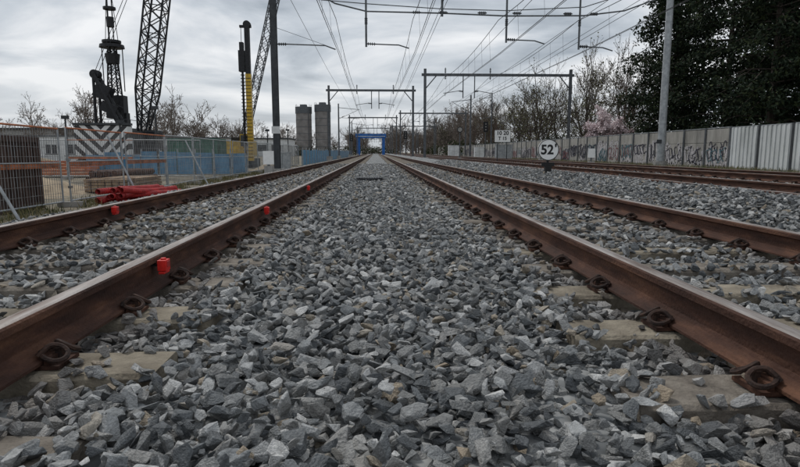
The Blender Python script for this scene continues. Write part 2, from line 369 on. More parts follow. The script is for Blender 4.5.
m.bb((x-w/2,y-w/2,-.6),(x+w/2,y-w/2+.03,14)); m.bb((x-w/2,y+w/2-.03,-.6),(x+w/2,y+w/2,14)); m.bb((x-.02,y-w/2+.03,-.6),(x+.02,y+w/2-.03,14)); m.box((x,y,-.35),(.7,.7,.5),1)
m.bb((x-.2,y-.2,1.6),(x+.2,y-.155,1.95),2)
m.obj('catenary_mast',[M_dgrey,M_conc,M_white])
m=MB(); m.cyl((14.95,30,-.2),(14.95,30,14),.20,.15,n=16); m.cyl((14.95,30,-.2),(14.95,30,.25),.32,n=16,m=1); m.bb((14.6,29.78,1.15),(14.85,29.83,1.35),2)
m.obj('catenary_mast',[M_galv,M_conc,M_dgrey],smooth=False)
m=MB(); Y=29
m.tube([(-4.8,Y,9.4),(-3.2,Y,8.45),(-1.9,Y,7.75),(-.4,Y,7.4),(3.2,Y,7.35),(6.4,Y,7.25),(10.2,Y,7.3),(12.2,Y,7.55),(14.9,30,8.6)],.035,6)
m.tube([(-4.8,Y,8.3),(-2.5,Y,7.9),(-.4,Y,7.75),(3.2,Y,7.55),(6.4,Y,7.5),(10.2,Y,7.7),(14.9,30,9.3)],.022,6)
for x,zb,ex in((-.42,5.75,1.65),(6.4,6.0,8.3),(10.0,5.7,11.7)):
    m.cyl((x,Y,8.4),(x,Y,zb),.05,n=8)
    insul(m,(x,Y,zb+.15),(x+.5,Y,zb+.13)); m.tube([(x+.5,Y,zb+.13),(ex-.5,Y,zb+.1),(ex,Y,zb-.05)],.03,6)
    insul(m,(x,Y,7.15),(x,Y,6.75))
m.cyl((3.25,Y,8.2),(3.25,Y,7.2),.06,n=8)
for x in(2.0,3.3,5.2,6.9,9.4,10.7): insul(m,(x-.22,Y,7.38),(x+.22,Y,7.38))
insul(m,(-4.7,Y,5.85),(-4.2,Y,5.85)); m.tube([(-4.2,Y,5.85),(-2.4,Y,5.8),(-1.9,Y,5.62)],.03,6)
m.tube([(-4.7,Y,6.6),(-2.4,Y,5.82)],.012,4)
m.obj('catenary_headspan',[M_mgrey,M_dgrey])
m=MB()
supY=[-10,29,64,114,164,224,300,420]
for cx,st in((-1.9,.12),(1.8,.12),(5.95,.15),(9.85,.15)):
    sup=supY if cx<4 else [-10,29,51,101,151,214,290,420]
    for k in range(len(sup)-1):
        a,b=sup[k],sup[k+1]; sa=st if k%2 else -st; pts=[];pt2=[]
        for q in range(11):
            t=q/10; y=a+(b-a)*t; x=cx+sa+(-2*sa)*t; sag=4*t*(1-t)
            pts.append((x,y,5.5)); pt2.append((cx+(x-cx)*.3,y,7.05-.85*sag*min(1,(b-a)/50)))
        m.tube(pts,.013 if b<120 else .022,4); m.tube([(p[0]+.07,p[1],p[2]) for p in pts],.010,4); m.tube(pt2,.015 if b<120 else .022,4)
        for q in range(1,10): 
            m.cyl(pts[q],pt2[q],.006,n=3,cap=False)
for x,z in((-4.9,9.6),(11.6,8.2),(12.8,7.7),(14.0,8.7),(3.8,8.6),(3.3,7.9),(7.9,8.3)):
    m.tube([(x,-10,z+1),(x,29,z),(x*.98,60,z-.6),(x*.95,110,z-.8),(x*.9,300,z-1)],.014,4)
m.obj('overhead_wires',[M_wire])
# ------------------------------------------------------------------ signs
sg=empty('kilometre_sign',(3.95,13.2,.25))
m=MB(); m.cyl((0,-.012,.51),(0,.012,.51),.245,n=48,m=0)
ring=[(.235*math.cos(a),-.014,.51+.235*math.sin(a)) for a in np.linspace(0,2*math.pi,49)]
m.tube(ring,.009,6,1); m.box((0,.03,.2),(.05,.03,.45),1); m.box((0,.0,.18),(.30,.03,.09),1); m.box((0,0,.07),(.14,.12,.13),1)
m.obj('disc_and_post',[M_signw,M_blk],parent=sg)
text("52",.30,(-.03,-.016,.505),(R(90),0,0),M_blk,sg,bold=.008)
text("'",.26,(.165,-.016,.535),(R(90),0,0),M_blk,sg,name='prime_mark',bold=.008)
s2=empty('distance_sign_board',(9.4,43,-.1))
m=MB(); m.bb((-.58,-.02,1.55),(.58,.02,2.4)); m.bb((-.6,.0,1.53),(.6,.015,2.42),1); m.cyl((-.35,.05,0),(-.35,.05,2.35),.035,m=1); m.cyl((.35,.05,0),(.35,.05,2.35),.035,m=1)
m.obj('board',[M_signw,M_dgrey],parent=s2)
text("10 20",.40,(0,-.023,2.19),(R(90),0,0),M_blk,s2,bold=.012); text("T 15",.34,(0,-.023,1.80),(R(90),0,0),M_blk,s2,bold=.010)
def post_sign(x,y,h,kind):
    m=MB(); m.cyl((0,0,-.2),(0,0,h),.05,n=8); m.box((0,0,0),(.3,.3,.4),2)
    if kind=='round': m.cyl((0,-.08,h-.1),(0,-.05,h-.1),.28,n=24,m=1); m.cyl((0,-.1,h-.1),(0,-.085,h-.1),.2,n=24,m=2)
    if kind=='signal':
        m.box((0,-.06,h-.5),(.4,.16,1.0),1); m.box((0,-.02,h-.5),(.5,.03,1.1),1)
        for k in range(3): m.cyl((0,-.16,h-.2-.3*k),(0,-.14,h-.2-.3*k),.08,n=12,m=2); m.tube([(-.1,-.22,h-.2-.3*k),(-.08,-.22,h-.11-.3*k),(.08,-.22,h-.11-.3*k),(.1,-.22,h-.2-.3*k)],.015,4,1)
    if kind=='board': m.bb((-.2,-.05,h-.5),(.2,-.03,h),3)
    o=m.obj({'round':'round_track_sign','signal':'railway_signal','board':'track_marker_post'}[kind],[M_mgrey,M_black,M_conc,M_signw]); o.location=(x,y,0)
post_sign(7.95,55,2.9,'round'); post_sign(11.9,63,3.9,'signal'); post_sign(12.6,44,1.2,'board'); post_sign(4.1,80,3.5,'signal'); post_sign(-3.9,95,3.5,'signal'); post_sign(-4.0,22,.75,'board'); post_sign(12.0,32,.9,'board')
def cabinet(x,y,w,d,h,mt,z=-.1):
    m=MB(); m.bb((-w/2,-d/2,.1),(w/2,d/2,h)); m.box((0,0,h+.03),(w+.1,d+.1,.06),0); m.box((0,0,.05),(w+.05,d+.05,.1),2)
    m.bb((-.008,-d/2-.006,.15),(.008,-d/2-.002,h-.08),1); m.bb((-w/2+.08,-d/2-.012,h*.5),(-w/2+.12,-d/2-.002,h*.6),1)
    o=m.obj('equipment_cabinet',[mt,M_dgrey,M_conc]); o.location=(x,y,z)
cabinet(12.8,58,1.6,.6,1.5,M_galv); cabinet(13.2,74,1.2,.6,1.4,M_white); cabinet(-6.3,40,1.0,.6,1.3,M_galv,-.65); cabinet(12.4,92,1.8,.8,1.8,M_white)
# ------------------------------------------------------------------ noise barrier on the right
WX=16.2
M_panelw=mat('white_corrugated_panel',(.66,.68,.68),(.42,.44,.43),.5,0,1.2,detail=10,stretch=(1,1,.35))
M_panelg=mat('grey_concrete_panel',(.38,.365,.335),(.16,.155,.14),.85,0,.9,detail=12,stretch=(1,1.5,.4))
GC=[mat('graffiti_dark',(.03,.03,.05),None,.6),mat('graffiti_teal',(.07,.15,.18),None,.6),mat('graffiti_red',(.20,.07,.07),None,.6),mat('graffiti_pale',(.50,.48,.49),None,.6)]
m=MB(); y=8.0
while y<150:
    white=y<25.5; H=1.80+random.uniform(-.015,.015); z0=-.15
    pm=8 if white else 2
    m.bb((WX-.10,y-.055,z0),(WX+.09,y+.055,H+.05),pm)
    if white:
        k=14; w=1.9/k
        for q in range(k):
            off=.035 if q%2 else 0
            m.bb((WX-.03-off,y+.056+q*w,z0+.15),(WX+.02,y+.056+(q+1)*w-.002,H),0)
        m.bb((WX-.07,y+.056,z0),(WX+.05,y+1.944,z0+.145),1); m.bb((WX-.05,y+.056,H+.003),(WX+.05,y+1.944,H+.04),3)
    else:
        for q in range(3):
            zz=z0+q*.65; m.bb((WX-.04-random.uniform(0,.012),y+.056,zz+.006),(WX+.04,y+1.944,zz+.64),1)
        m.bb((WX-.05,y+.056,1.822),(WX+.05,y+1.944,1.86),3)
        if y<110 and random.random()<.95:
            for lay in range(random.choice([2,2,3])):
                nl=random.randint(4,7); col=4+(3 if lay==0 else random.choice([0,0,0,0,1,2])); sz=random.uniform(.6,1.15)*(1.1 if lay==0 else .8); wd=random.uniform(.06,.10) if lay==0 else random.uniform(.02,.05)
                zb=.62+random.uniform(-.2,.25)
                for q in range(nl):
                    yc=y+.2+1.55*(q+.5)/nl; zc=zb+random.uniform(-.1,.1); r=.9/nl
                    a0=random.uniform(0,6); a1=a0+random.uniform(3,6.5); kk=random.choice([2,3]); ph=random.uniform(0,3)
                    P2=[(min(y+1.85,max(y+.15,yc+r*math.cos(a)*(1+.45*math.sin(kk*a+ph)))),zc+sz*.5*math.sin(a+.5*math.sin(2*a+ph))) for a in np.linspace(a0,a1,13)]
                    for (ya,za),(yb,zb2) in zip(P2[:-1],P2[1:]):
                        d=math.hypot(yb-ya,zb2-za)+1e-6; nyx=-(zb2-za)/d*wd; nz=(yb-ya)/d*wd; xx=WX-.056-.001*q-.009*lay
                        m.add([(xx,ya-nyx,za-nz),(xx,yb-nyx,zb2-nz),(xx,yb+nyx,zb2+nz),(xx,ya+nyx,za+nz)],[(0,1,2,3)],col)
    y+=2.0
m.obj('noise_barrier_wall',[M_panelw,M_panelg,M_mgrey,M_galv]+GC+[M_dgrey])
# ------------------------------------------------------------------ construction fence left
FX=-7.9; FZ=-.68
def fence_panel(x,y,L,ang,orange=False):
    m=MB(); H=2.0; tw=.0075
    for yy in(0,L): m.cyl((0,yy,.08),(0,yy,H),.024,n=8)
    for zz in(.15,H): m.cyl((0,0,zz),(0,L,zz),.022,n=8,m=2 if (orange and zz>1) else 0)
    m.cyl((0,0,1.15),(0,L,1.15),.014,n=6)
    k=int(L/.11)
    for q in range(1,k): m.box((0,q*L/k,H/2+.07),(tw,tw,H-.15),3)
    for q in range(1,8): m.box((0,L/2,.15+q*.23),(tw,L,tw),3)
    m.box((0,0,.06),(.62,.22,.13),1); m.box((0,.02,1.2),(.07,.12,.06),3); m.box((0,.02,.5),(.07,.12,.06),3)
    if orange: m.bb((-.035,.05,1.02),(-.01,L-.05,1.13),2)
    o=m.obj('construction_fence_panel',[M_galv,M_conc,M_orange,M_fence]); o.location=(x,y,FZ); o.rotation_euler=(random.uniform(-.012,.012),random.uniform(-.03,.03),ang)
y=8.2; i=0
while y<60:
    fence_panel(FX+random.uniform(-.1,.1),y,3.45,random.uniform(-.03,.03),i<4); y+=3.5; i+=1
m=MB(); m.cyl((-7.85,17.5,1.2),(-6.9,17.2,-.65),.03,n=8); m.cyl((-7.85,24.5,1.2),(-6.9,24.2,-.65),.03,n=8); m.cyl((-7.85,11.5,1.2),(-6.8,11.3,-.65),.03,n=8); m.obj('fence_brace',[M_galv])
for k in range(7): fence_panel(-14-3.5*k*.98,24.5,3.45,R(90),k%2==0)
for k in range(5): fence_panel(-9.2-3.5*k*.98,31,3.45,R(90),k%3==1)
m=MB(); y=58
while y<170:
    m.bb((-7.3,y,-.6),(-7.22,y+2.9,.95+random.uniform(-.08,.08))); m.cyl((-7.2,y-.04,-.7),(-7.2,y-.04,1.15),.05,m=1); y+=3
m.obj('blue_site_barrier',[M_cyan,M_galv])
m=MB()
for k in range(9):
    x=-17.5+k*1.05; zt=.65+random.uniform(-.15,.12); m.bb((x,36+k*.12,-.65),(x+1.0,36.08+k*.12,zt)); m.cyl((x-.02,36.1+k*.12,-.7),(x-.02,36.1+k*.12,.9),.04,m=1)
m.obj('blue_site_barrier',[M_cyan,M_galv])
def container(name,x,y,w,d,h,mt,z=-.68):
    m=MB(); m.bb((-w/2+.04,-d/2+.04,.1),(w/2-.04,d/2-.04,h-.05)); 
    for sx in(-1,1):
        for sy in(-1,1): m.box((sx*(w/2-.05),sy*(d/2-.05),h/2),(.12,.12,h),0)
    for zz in(.1,h-.05):
        for sy in(-1,1): m.box((0,sy*(d/2-.04),zz),(w-.22,.11,.15),0)
        for sx in(-1,1): m.box((sx*(w/2-.04),0,zz),(.11,d-.22,.15),0)
    k=int(w/.25)
    for q in range(k):
        for sy in(-1,1): m.box((-w/2+.2+q*(w-.4)/max(1,k-1),sy*(d/2-.03),h/2),(.1,.05,h-.35),0)
    k=int(d/.25)
    for q in range(k):
        for sx in(-1,1): m.box((sx*(w/2-.03),-d/2+.2+q*(d-.4)/max(1,k-1),h/2),(.05,.1,h-.35),0)
    m.box((0,0,h+.0),(w-.1,d-.1,.05),1)
    o=m.obj(name,[mt,M_dgrey]); o.location=(x,y,z); return o
container('brown_waste_container',-9.4,14.0,2.2,1.6,1.75,M_brown)
container('green_container',-12.0,40,3.2,2.4,2.25,M_green)
def cabin(x,y,w,h):
    m=MB(); d=2.6; m.bb((-w/2,-d/2,.25),(w/2,d/2,h)); m.box((0,0,h+.06),(w+.2,d+.2,.12),1); m.box((0,0,.12),(w-.3,d-.3,.24),1)
    k=int(w/2.2)
    for q in range(k):
        xx=-w/2+(q+.5)*w/k; m.bb((xx-.55,-d/2-.02,1.2),(xx+.55,-d/2-.003,2.1),2); m.bb((xx-.62,-d/2-.035,1.1),(xx+.62,-d/2-.022,1.17),1); m.bb((xx-.03,-d/2-.03,1.2),(xx+.03,-d/2-.021,2.1),0)
    o=m.obj('site_cabin',[M_white,M_mgrey,M_glass]); o.location=(x,y,-.65)
cabin(-34,62,9,2.9); cabin(-45,64,9,2.9); cabin(-26.5,70,7,2.8); cabin(-17.5,60,6,2.7)
m=MB(); m.bb((-120,150,-.7),(-62,175,6.2)); m.bb((-120.3,149.6,6.2),(-61.7,175.4,6.7),1)
for k in range(9): m.bb((-117+6.2*k,149.9,2.8),(-113+6.2*k,149.97,4.4),2)
m.obj('industrial_building',[M_conc,M_dgrey,M_glass])
m=MB(); m.bb((-58,190,-.7),(-28,205,4.8)); m.bb((-58.3,189.6,4.8),(-27.7,205.4,5.2),1)
for k in range(6): m.bb((-56+4.5*k,189.9,1.0),(-53+4.5*k,189.97,3),2)
m.obj('industrial_building',[M_white,M_dgrey,M_glass])
m=MB()
for l in range(4):
    for k in range(6): m.box((-9.9+k*.24+random.uniform(-.02,.02),22,-.6+l*.11),(.2,3.4,.09),0)
    m.box((-9.3,21,-.54+l*.11),(1.5,.08,.02),0)
m.obj('timber_stack',[M_wood])
m=MB()
for k in range(5): m.cyl((-12.6+k*.32,26,-.52),(-12.4+k*.32,29.8,-.52),.15,n=12)
for k in range(4): m.cyl((-12.44+k*.32,26,-.24),(-12.24+k*.32,29.8,-.24),.15,n=12)
m.obj('steel_pipe_stack',[M_rust])
m=MB()
for k in range(5): m.box((-18.5,33+.3*k,-.5+.16*k),(5.5,.35,.14),0,(0,0,.03*k))
m.obj('steel_beam_stack',[M_orange])
def heap(name,x,y,rx,ry,h,mt,z=-.72):
    m=MB(); n=26
    for j in range(n):
        for i in range(n):
            u=i/(n-1)*2-1; v=j/(n-1)*2-1; rr=math.sqrt(u*u+v*v); hh=h*max(0,1-rr)**1.0*(1+.3*mnoise.noise(Vector((u*2.5+x,v*2.5,1))))+.05*mnoise.noise(Vector((u*9,v*9+y,2)))
            m.v.append((x+u*rx,y+v*ry,z+hh*(1 if rr<1 else 0)))
    for j in range(n-1):
        for i in range(n-1): m.f.append((j*n+i,j*n+i+1,j*n+n+i+1,j*n+n+i)); m.m.append(0)
    m.obj(name,[mt],smooth=True)
M_sand=mat('sand',(.40,.32,.22),(.22,.17,.115),.95,0,2,.6,30)
heap('sand_heap',-12.3,20.5,2.6,2.2,.75,M_sand); heap('sand_heap',-24,40,5,3,1.6,M_sand); heap('sand_heap',-8.6,50,1.5,5,.9,M_sand)
m=MB()
for k in range(15):
    row=0 if k<6 else (1 if k<11 else 2); kk=[k,k-6,k-11][row]
    x0=-7.45+kk*.17+row*.085; z=-.62+row*.14
    pv=[]
    for q in range(48):
        t=q/47; pv.append(Vector((x0+.10*math.sin(t*5+k)+.12*math.sin(t*2.2+k*1.7)+.5*t,15.8+t*2.4+.1*math.sin(k*2.1),z+.085*math.sin(t*math.pi+k*.7)+.08*math.sin(t*3.0+k))))
    o=len(m.v); n=10
    fine=[pv[i//3].lerp(pv[min(47,i//3+1)],(i%3)/3) for i in range(141)]
    K=len(fine)
    for q,p in enumerate(fine):
        r=.085 if (q//2)%2 else .070
        for i in range(n):
            a=2*math.pi*i/n; m.v.append((p.x+r*math.cos(a),p.y,p.z+r*math.sin(a)))
    for q in range(K-1):
        for i in range(n): j=(i+1)%n; m.f.append((o+q*n+i,o+q*n+j,o+q*n+n+j,o+q*n+n+i)); m.m.append(0)
m.obj('red_hose_bundle',[M_redhose])
# ------------------------------------------------------------------ crawler crane (seen from behind)
def chev():
    m,nt,b=new_mat('black_white_chevrons'); N=nt.nodes;L=nt.links
    tc=N.new('ShaderNodeTexCoord'); s=N.new('ShaderNodeSeparateXYZ'); L.new(tc.outputs['Object'],s.inputs[0])
    a=N.new('ShaderNodeMath'); a.operation='ABSOLUTE'; L.new(s.outputs['X'],a.inputs[0])
    k=N.new('ShaderNodeMath'); k.operation='SUBTRACT'; L.new(s.outputs['Z'],k.inputs[0]); L.new(a.outputs[0],k.inputs[1])
    u=N.new('ShaderNodeMath'); u.operation='MULTIPLY_ADD'; u.inputs[1].default_value=1.15; u.inputs[2].default_value=10; L.new(k.outputs[0],u.inputs[0])
    f=N.new('ShaderNodeMath'); f.operation='FRACT'; L.new(u.outputs[0],f.inputs[0])
    g=N.new('ShaderNodeMath'); g.operation='GREATER_THAN'; g.inputs[1].default_value=.5; L.new(f.outputs[0],g.inputs[0])
    mx=N.new('ShaderNodeMix'); mx.data_type='RGBA'; mx.inputs[6].default_value=(.02,.02,.022,1); mx.inputs[7].default_value=(.66,.67,.67,1); L.new(g.outputs[0],mx.inputs[0]); L.new(mx.outputs[2],b.inputs['Base Color']); b.inputs['Roughness'].default_value=.5
    return m
M_chev=chev()
cr=empty('crawler_crane',(-21.0,49,-.68))
m=MB()
for s in(-1,1):
    x=s*1.75; prof2=[(-2.8,.3),(-2.5,0.02),(2.5,0.02),(2.8,.3),(2.8,.7),(2.5,.98),(-2.5,.98),(-2.8,.7)]
    vs=[(x+e*.4,a,b) for e in(-1,1) for a,b in prof2]; m.add(vs,[tuple(range(8)),tuple(range(15,7,-1))]+[(i,i+8,(i+1)%8+8,(i+1)%8) for i in range(8)],0)
    for k in range(14): m.box((x,-2.5+k*.385,1.0),(.86,.22,.06),0); m.box((x,-2.5+k*.385,.03),(.86,.22,.06),0)
    for k in range(-1,2): m.box((x,-2.83,.5+k*.2),(.84,.06,.14),0)
m.cyl((0,0,.5),(0,0,1.2),.9,n=20)
m.bb((-2.3,-2.2,1.2),(2.0,3.2,1.5)); m.bb((-1.9,-2.2,1.5),(1.5,1.4,3.1),1)
for k in range(8): m.bb((-1.93,-1.9+k*.4,1.9),(-1.902,-1.65+k*.4,2.8),0)
m.bb((1.55,1.2,1.5),(2.45,3.0,3.2),1); m.bb((1.62,1.17,2.1),(2.38,1.197,3.05),2); m.bb((2.452,1.4,2.1),(2.48,2.8,3.05),2)
for x in(-1.7,1.3):
    for q in(-2,-.8,.4,1.2): m.cyl((x,q,3.1),(x,q,3.95),.025,n=5)
    m.cyl((x,-2,3.95),(x,1.2,3.95),.025,n=5)
m.cyl((-1.7,-2,3.95),(1.3,-2,3.95),.025,n=5); m.cyl((-1.7,-2,3.5),(1.3,-2,3.5),.02,n=5)
m.obj('body',[M_black,M_dgrey,M_glass],parent=cr)
m=MB(); m.bb((-2.0,-.45,-1.15),(2.0,.45,1.2)); o=m.obj('counterweight',[M_chev],parent=cr); o.location=(0,-2.75,2.2)
m=MB(); m.bb((-2.05,-3.3,3.43),(2.05,-2.3,3.6)); m.bb((-1.2,-3.28,.65),(1.2,-2.35,1.03)); m.obj('counterweight_frame',[M_dgrey],parent=cr)
m=MB()
m.lattice((1.0,2.2,2.4),(1.45,2.8,6.6),.5,1.5,4,.09,.05)
m.lattice((1.45,2.8,6.6),(3.6,4.2,23),1.5,1.6,14,.09,.05)
m.obj('lattice_boom',[M_black],parent=cr)
m=MB()
for s in(-.45,.45):
    m.cyl((.4,s,3.2),(-1.55,s,7.6),.2,.16,n=6); m.cyl((-1.6,s,3.2),(-1.55,s,7.6),.12,n=6); m.box((-1.0,s,6.2),(1.15,.14,1.1),0,(0,.42,0)); m.box((-.5,s,4.9),(1.3,.12,.8),0,(0,.42,0))
for z,xx in((4.2,-.1),(5.2,-.55),(6.2,-1.0),(7.2,-1.4),(7.6,-1.55)): m.cyl((xx,-.6,z),(xx,.6,z),.12,n=8)
for k in(-.3,-.1,.1,.3): m.cyl((-1.55,k-.04,7.6),(-1.55,k+.04,7.6),.36,n=16)
for k in(-.3,.3): m.cyl((-1.5,k,7.7),(3.3,4+k,22.5),.025,n=4)
m.obj('gantry',[M_black],parent=cr)
pl=empty('piling_hammer_leader',(-22.2,51.5,-.68))
m=MB()
m.lattice((0,0,5.5),(0,0,10.0),.9,.5,6,.07,.035); m.cyl((-.18,0,8.0),(-.18,0,15.2),.075,n=8); m.cyl((.2,0,8.0),(.2,0,15.8),.05,n=8)
m.cyl((0,0,10.1),(0,0,10.35),1.0,.95,n=20); m.cyl((0,0,10.5),(0,0,10.7),.75,n=20)
m.cyl((0,0,8.8),(0,0,9.6),.5,.6,n=14); m.cyl((0,0,11.8),(0,0,12.6),.3,n=12); m.cyl((0,0,13.2),(0,0,13.4),.5,n=12)
for a in(-.85,.85): m.cyl((a,0,6.5),(a,0,10.2),.045,n=6)
for a in(-.5,.55): m.cyl((a,0,10.6),(a*.3,0,15.2),.03,n=4)
m.box((.1,0,5.2),(1.5,.9,1.9),0); m.box((.55,0,4.0),(.9,.7,1.4),0); m.cyl((.5,0,0),(.5,0,3.4),.28,n=12)
m.box((0,0,15.6),(.9,.5,.4),0); m.cyl((0,-.3,16.0),(0,.3,16.0),.4,n=16); m.cyl((0,0,16),(0,0,30),.02,n=4); m.cyl((.3,0,16),(.5,0,30),.02,n=4)
m.obj('leader',[M_black],parent=pl)
# ------------------------------------------------------------------ yellow piling rig
yr=empty('yellow_piling_rig',(-11.4,53,-.68))
m=MB()
m.bb((.0,-.25,.6),(.45,.25,8.2),0); m.bb((.02,-.22,8.2),(.43,.22,12.2),1)
for k in range(24): m.bb((-.02,-.29,.9+k*.3),(.47,-.255,.94+k*.3),1)
m.bb((-.55,-.3,8.4),(-.03,.3,10.2),1); m.bb((-.45,-.25,10.2),(-.12,.25,10.9),1); m.cyl((-.28,0,.0),(-.28,0,8.4),.10,n=10,m=1)
for k in range(27):
    z=.3+k*.3; m.cyl((-.28,0,z),(-.28,0,z+.05),.2,n=12,m=1)
m.cyl((.25,-.25,12.4),(.25,.25,12.4),.32,n=16,m=1); m.box((.1,0,12.25),(1.0,.3,.2),1)
m.cyl((-.3,0,12.3),(-.3,0,10.9),.025,n=4,m=1)
m.obj('mast',[M_yellow,M_black],parent=yr)
m=MB()
for s in(-1,1):
    m.bb((-1.2+s*1.0-.3,.8,.0),(-1.2+s*1.0+.3,4.6,.8),1)
m.bb((-2.2,.9,1.0),(-.1,4.2,2.4),0); m.bb((-.9,.7,1.1),(-.1,1.9,3.0),0); m.bb((-.84,.66,1.9),(-.16,.697,2.9),2); m.bb((-2.1,2.4,2.4),(-.4,4.3,2.75),1)
m.cyl((-.5,1.6,1.6),(.3,.3,6.0),.12,n=8,m=0); m.cyl((-.4,1.0,1.4),(.3,.3,3.4),.12,n=8,m=1)
m.obj('carrier',[M_yellow,M_black,M_glass],parent=yr)
m=MB(); m.lattice((-.9,2.5,2.6),(3.3,3.5,20),.6,.8,20,.05,.03)
m.obj('lattice_boom',[M_mgrey],parent=yr)
m=MB()
for x,y,h in((-12.5,34,3.2),(-17,33,2.6),(-12.8,30,2.2),(-23,36,2.4),(-9.5,52,2.6),(-9.2,62,3)):
    m.cyl((x,y,-.7),(x,y,h),.05,n=6); m.box((x,y,h),(.35,.2,.18),0)
m.obj('site_light_posts',[M_dgrey])
# ------------------------------------------------------------------ silos
def silo(x,y,r,h):
    m=MB(); m.cyl((0,0,-.7),(0,0,h*.86),r,n=32); m.cyl((0,0,h*.86),(0,0,h),r*1.06,n=32,m=1); m.cyl((0,0,h),(0,0,h+.9),r*.5,r*.45,n=20,m=1)
    for k in range(1,6): m.cyl((0,0,h*.86*k/6),(0,0,h*.86*k/6+.18),r*1.015,n=32,m=1)
    m.cyl((r*.7,-r*.75,0),(r*.7,-r*.75,h),.15,n=6,m=1)
    for q in range(10):
        a=2*math.pi*q/10; m.cyl((r*math.cos(a),r*math.sin(a),h),(r*math.cos(a),r*math.sin(a),h+.9),.06,n=4,m=1)
    o=m.obj('concrete_silo',[M_silo,M_mgrey],smooth=False); o.location=(x,y,0)
silo(-27.2,225,2.95,17.6); silo(-20,225,2.95,18.4)
m=MB(); y=165
for x in(-4.9,2.3): m.bb((x-.35,y-.35,-.5),(x+.35,y+.35,5.6)); m.bb((x-.35,y+9.6,-.5),(x+.35,y+10.4,5.6))
m.bb((-5.6,y-.5,4.8),(3.0,y+.5,5.8)); m.bb((-5.6,y+9.5,4.8),(3.0,y+10.5,5.8)); 
for x in(-5.1,2.5): m.bb((x-.3,y+.5,4.9),(x+.3,y+9.5,5.5))
m.bb((-5.3,y-.54,5.0),(2.7,y-.505,5.15),1)
m.obj('blue_gantry',[M_blue,M_white])
# ------------------------------------------------------------------ trees
def bare_tree(name,seed,h,mt,depth=7,spread=.42,r0=.16,leaf=None,nleaf=0,twig=.012,ls=1):
    rd=random.Random(seed); m=MB(); tips=[]
    def grow(p,d,l,r,k):
        q=p+d*l
        n=6 if r>.06 else (4 if r>.03 else 3)
        if k>2: mid=p.lerp(q,.5)+Vector([rd.uniform(-1,1)*l*.07 for _ in range(3)]); pts=[p,mid,q]
        else: pts=[p,q]
        m.tube(pts,max(r,twig),n,0,max(r*.72,twig*.8))
        if k==0: tips.append(q); return
        if k<=3: tips.append(q)
        nb=rd.choice([2,2,3]) if k>1 else 3
        for i in range(nb):
            ax=Vector([rd.gauss(0,1) for _ in range(3)]); ax=(ax-d*ax.dot(d)).normalized()
            a=(rd.uniform(.05,.25) if i==0 else rd.uniform(.45,1.0))*spread*2.0; nd=(d*math.cos(a)+ax*math.sin(a)+Vector((0,0,.12))).normalized()
            grow(q if i<2 else p.lerp(q,rd.uniform(.35,.85)),nd,l*(rd.uniform(.78,.95) if i==0 else rd.uniform(.6,.85)),r*(.72 if i==0 else rd.uniform(.45,.62)),k-1)
        if k>=depth-2:
            for i in range(3):
                ax=Vector([rd.gauss(0,1) for _ in range(3)]); ax=(ax-d*ax.dot(d)).normalized(); grow(p.lerp(q,rd.uniform(.3,.9)),(d*.5+ax*.8+Vector((0,0,.2))).normalized(),l*.5,r*.35,max(0,k-3))
    grow(Vector((0,0,-.5)),Vector((rd.uniform(-.05,.05),rd.uniform(-.05,.05),1)).normalized(),h*.2,r0,depth)
    mats=[mt]
    if leaf:
        mats.append(leaf)
        for _ in range(nleaf):
            t=rd.choice(tips)+Vector([rd.gauss(0,.12) for _ in range(3)]); s=rd.uniform(.03,.065)*ls
            a=Vector([rd.gauss(0,1) for _ in range(3)]).normalized(); b=a.orthogonal().normalized()
            m.add([t-a*s-b*s,t+a*s-b*s,t+a*s+b*s,t-a*s+b*s],[(0,1,2,3)],1)
    return m.obj(name,mats,link=False)
variants=[bare_tree('bare_tree_shape',s,11,M_bark if s%2 else M_bark2,7,.40+.05*(s%3),twig=.017,leaf=M_bud if s%2 else None,nleaf=900) for s in range(1,6)]
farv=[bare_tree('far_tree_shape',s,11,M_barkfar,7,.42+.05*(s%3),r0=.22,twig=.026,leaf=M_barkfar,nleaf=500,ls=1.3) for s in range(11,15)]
def plant(name,src,x,y,s,z=-.2,par=None):
    o=bpy.data.objects.new(name,src.data); scene.collection.objects.link(o); o.location=(x,y,z); o.scale=(s*random.uniform(.9,1.15),)*2+(s,); o.rotation_euler=(0,0,random.uniform(0,6.28))
    if par: o.parent=par
    return o
for x,y,s in((22.5,54,1.0),(22,60,1.05),(24,66,1.15),(20,72,1.05),(26,50,1.1),(21,84,1.05),(24.5,92,1.2),(19.5,103,1.1),(28,76,1.25),(22,78,1.1),(26,88,1.2),(25,58,1.15),(21,66,.95)):
    plant('bare_tree',random.choice(variants),x,y,s)
for x,y,s in((-61,125,1.35),(-57,122,1.5),(-42,121,1.4),(-37.5,124,1.25),(-70,122,1.25),(-78,124,1.15),(-52,140,1.4),(-65,130,1.2),(-34,130,1.05),(-47,128,1.15),(-85,130,1.2),(-31,135,.95)):
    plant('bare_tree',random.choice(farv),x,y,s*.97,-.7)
tl=empty('distant_tree_line')
for k in range(55):
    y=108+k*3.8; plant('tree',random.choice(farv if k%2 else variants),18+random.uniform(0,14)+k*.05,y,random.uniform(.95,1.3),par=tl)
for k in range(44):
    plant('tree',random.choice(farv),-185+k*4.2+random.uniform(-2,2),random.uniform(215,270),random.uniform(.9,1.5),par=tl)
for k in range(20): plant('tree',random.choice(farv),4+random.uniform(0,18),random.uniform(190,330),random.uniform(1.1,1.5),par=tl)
for k in range(10): plant('tree',random.choice(farv),random.uniform(-16,-6),random.uniform(300,380),random.uniform(1.0,1.3),par=tl)
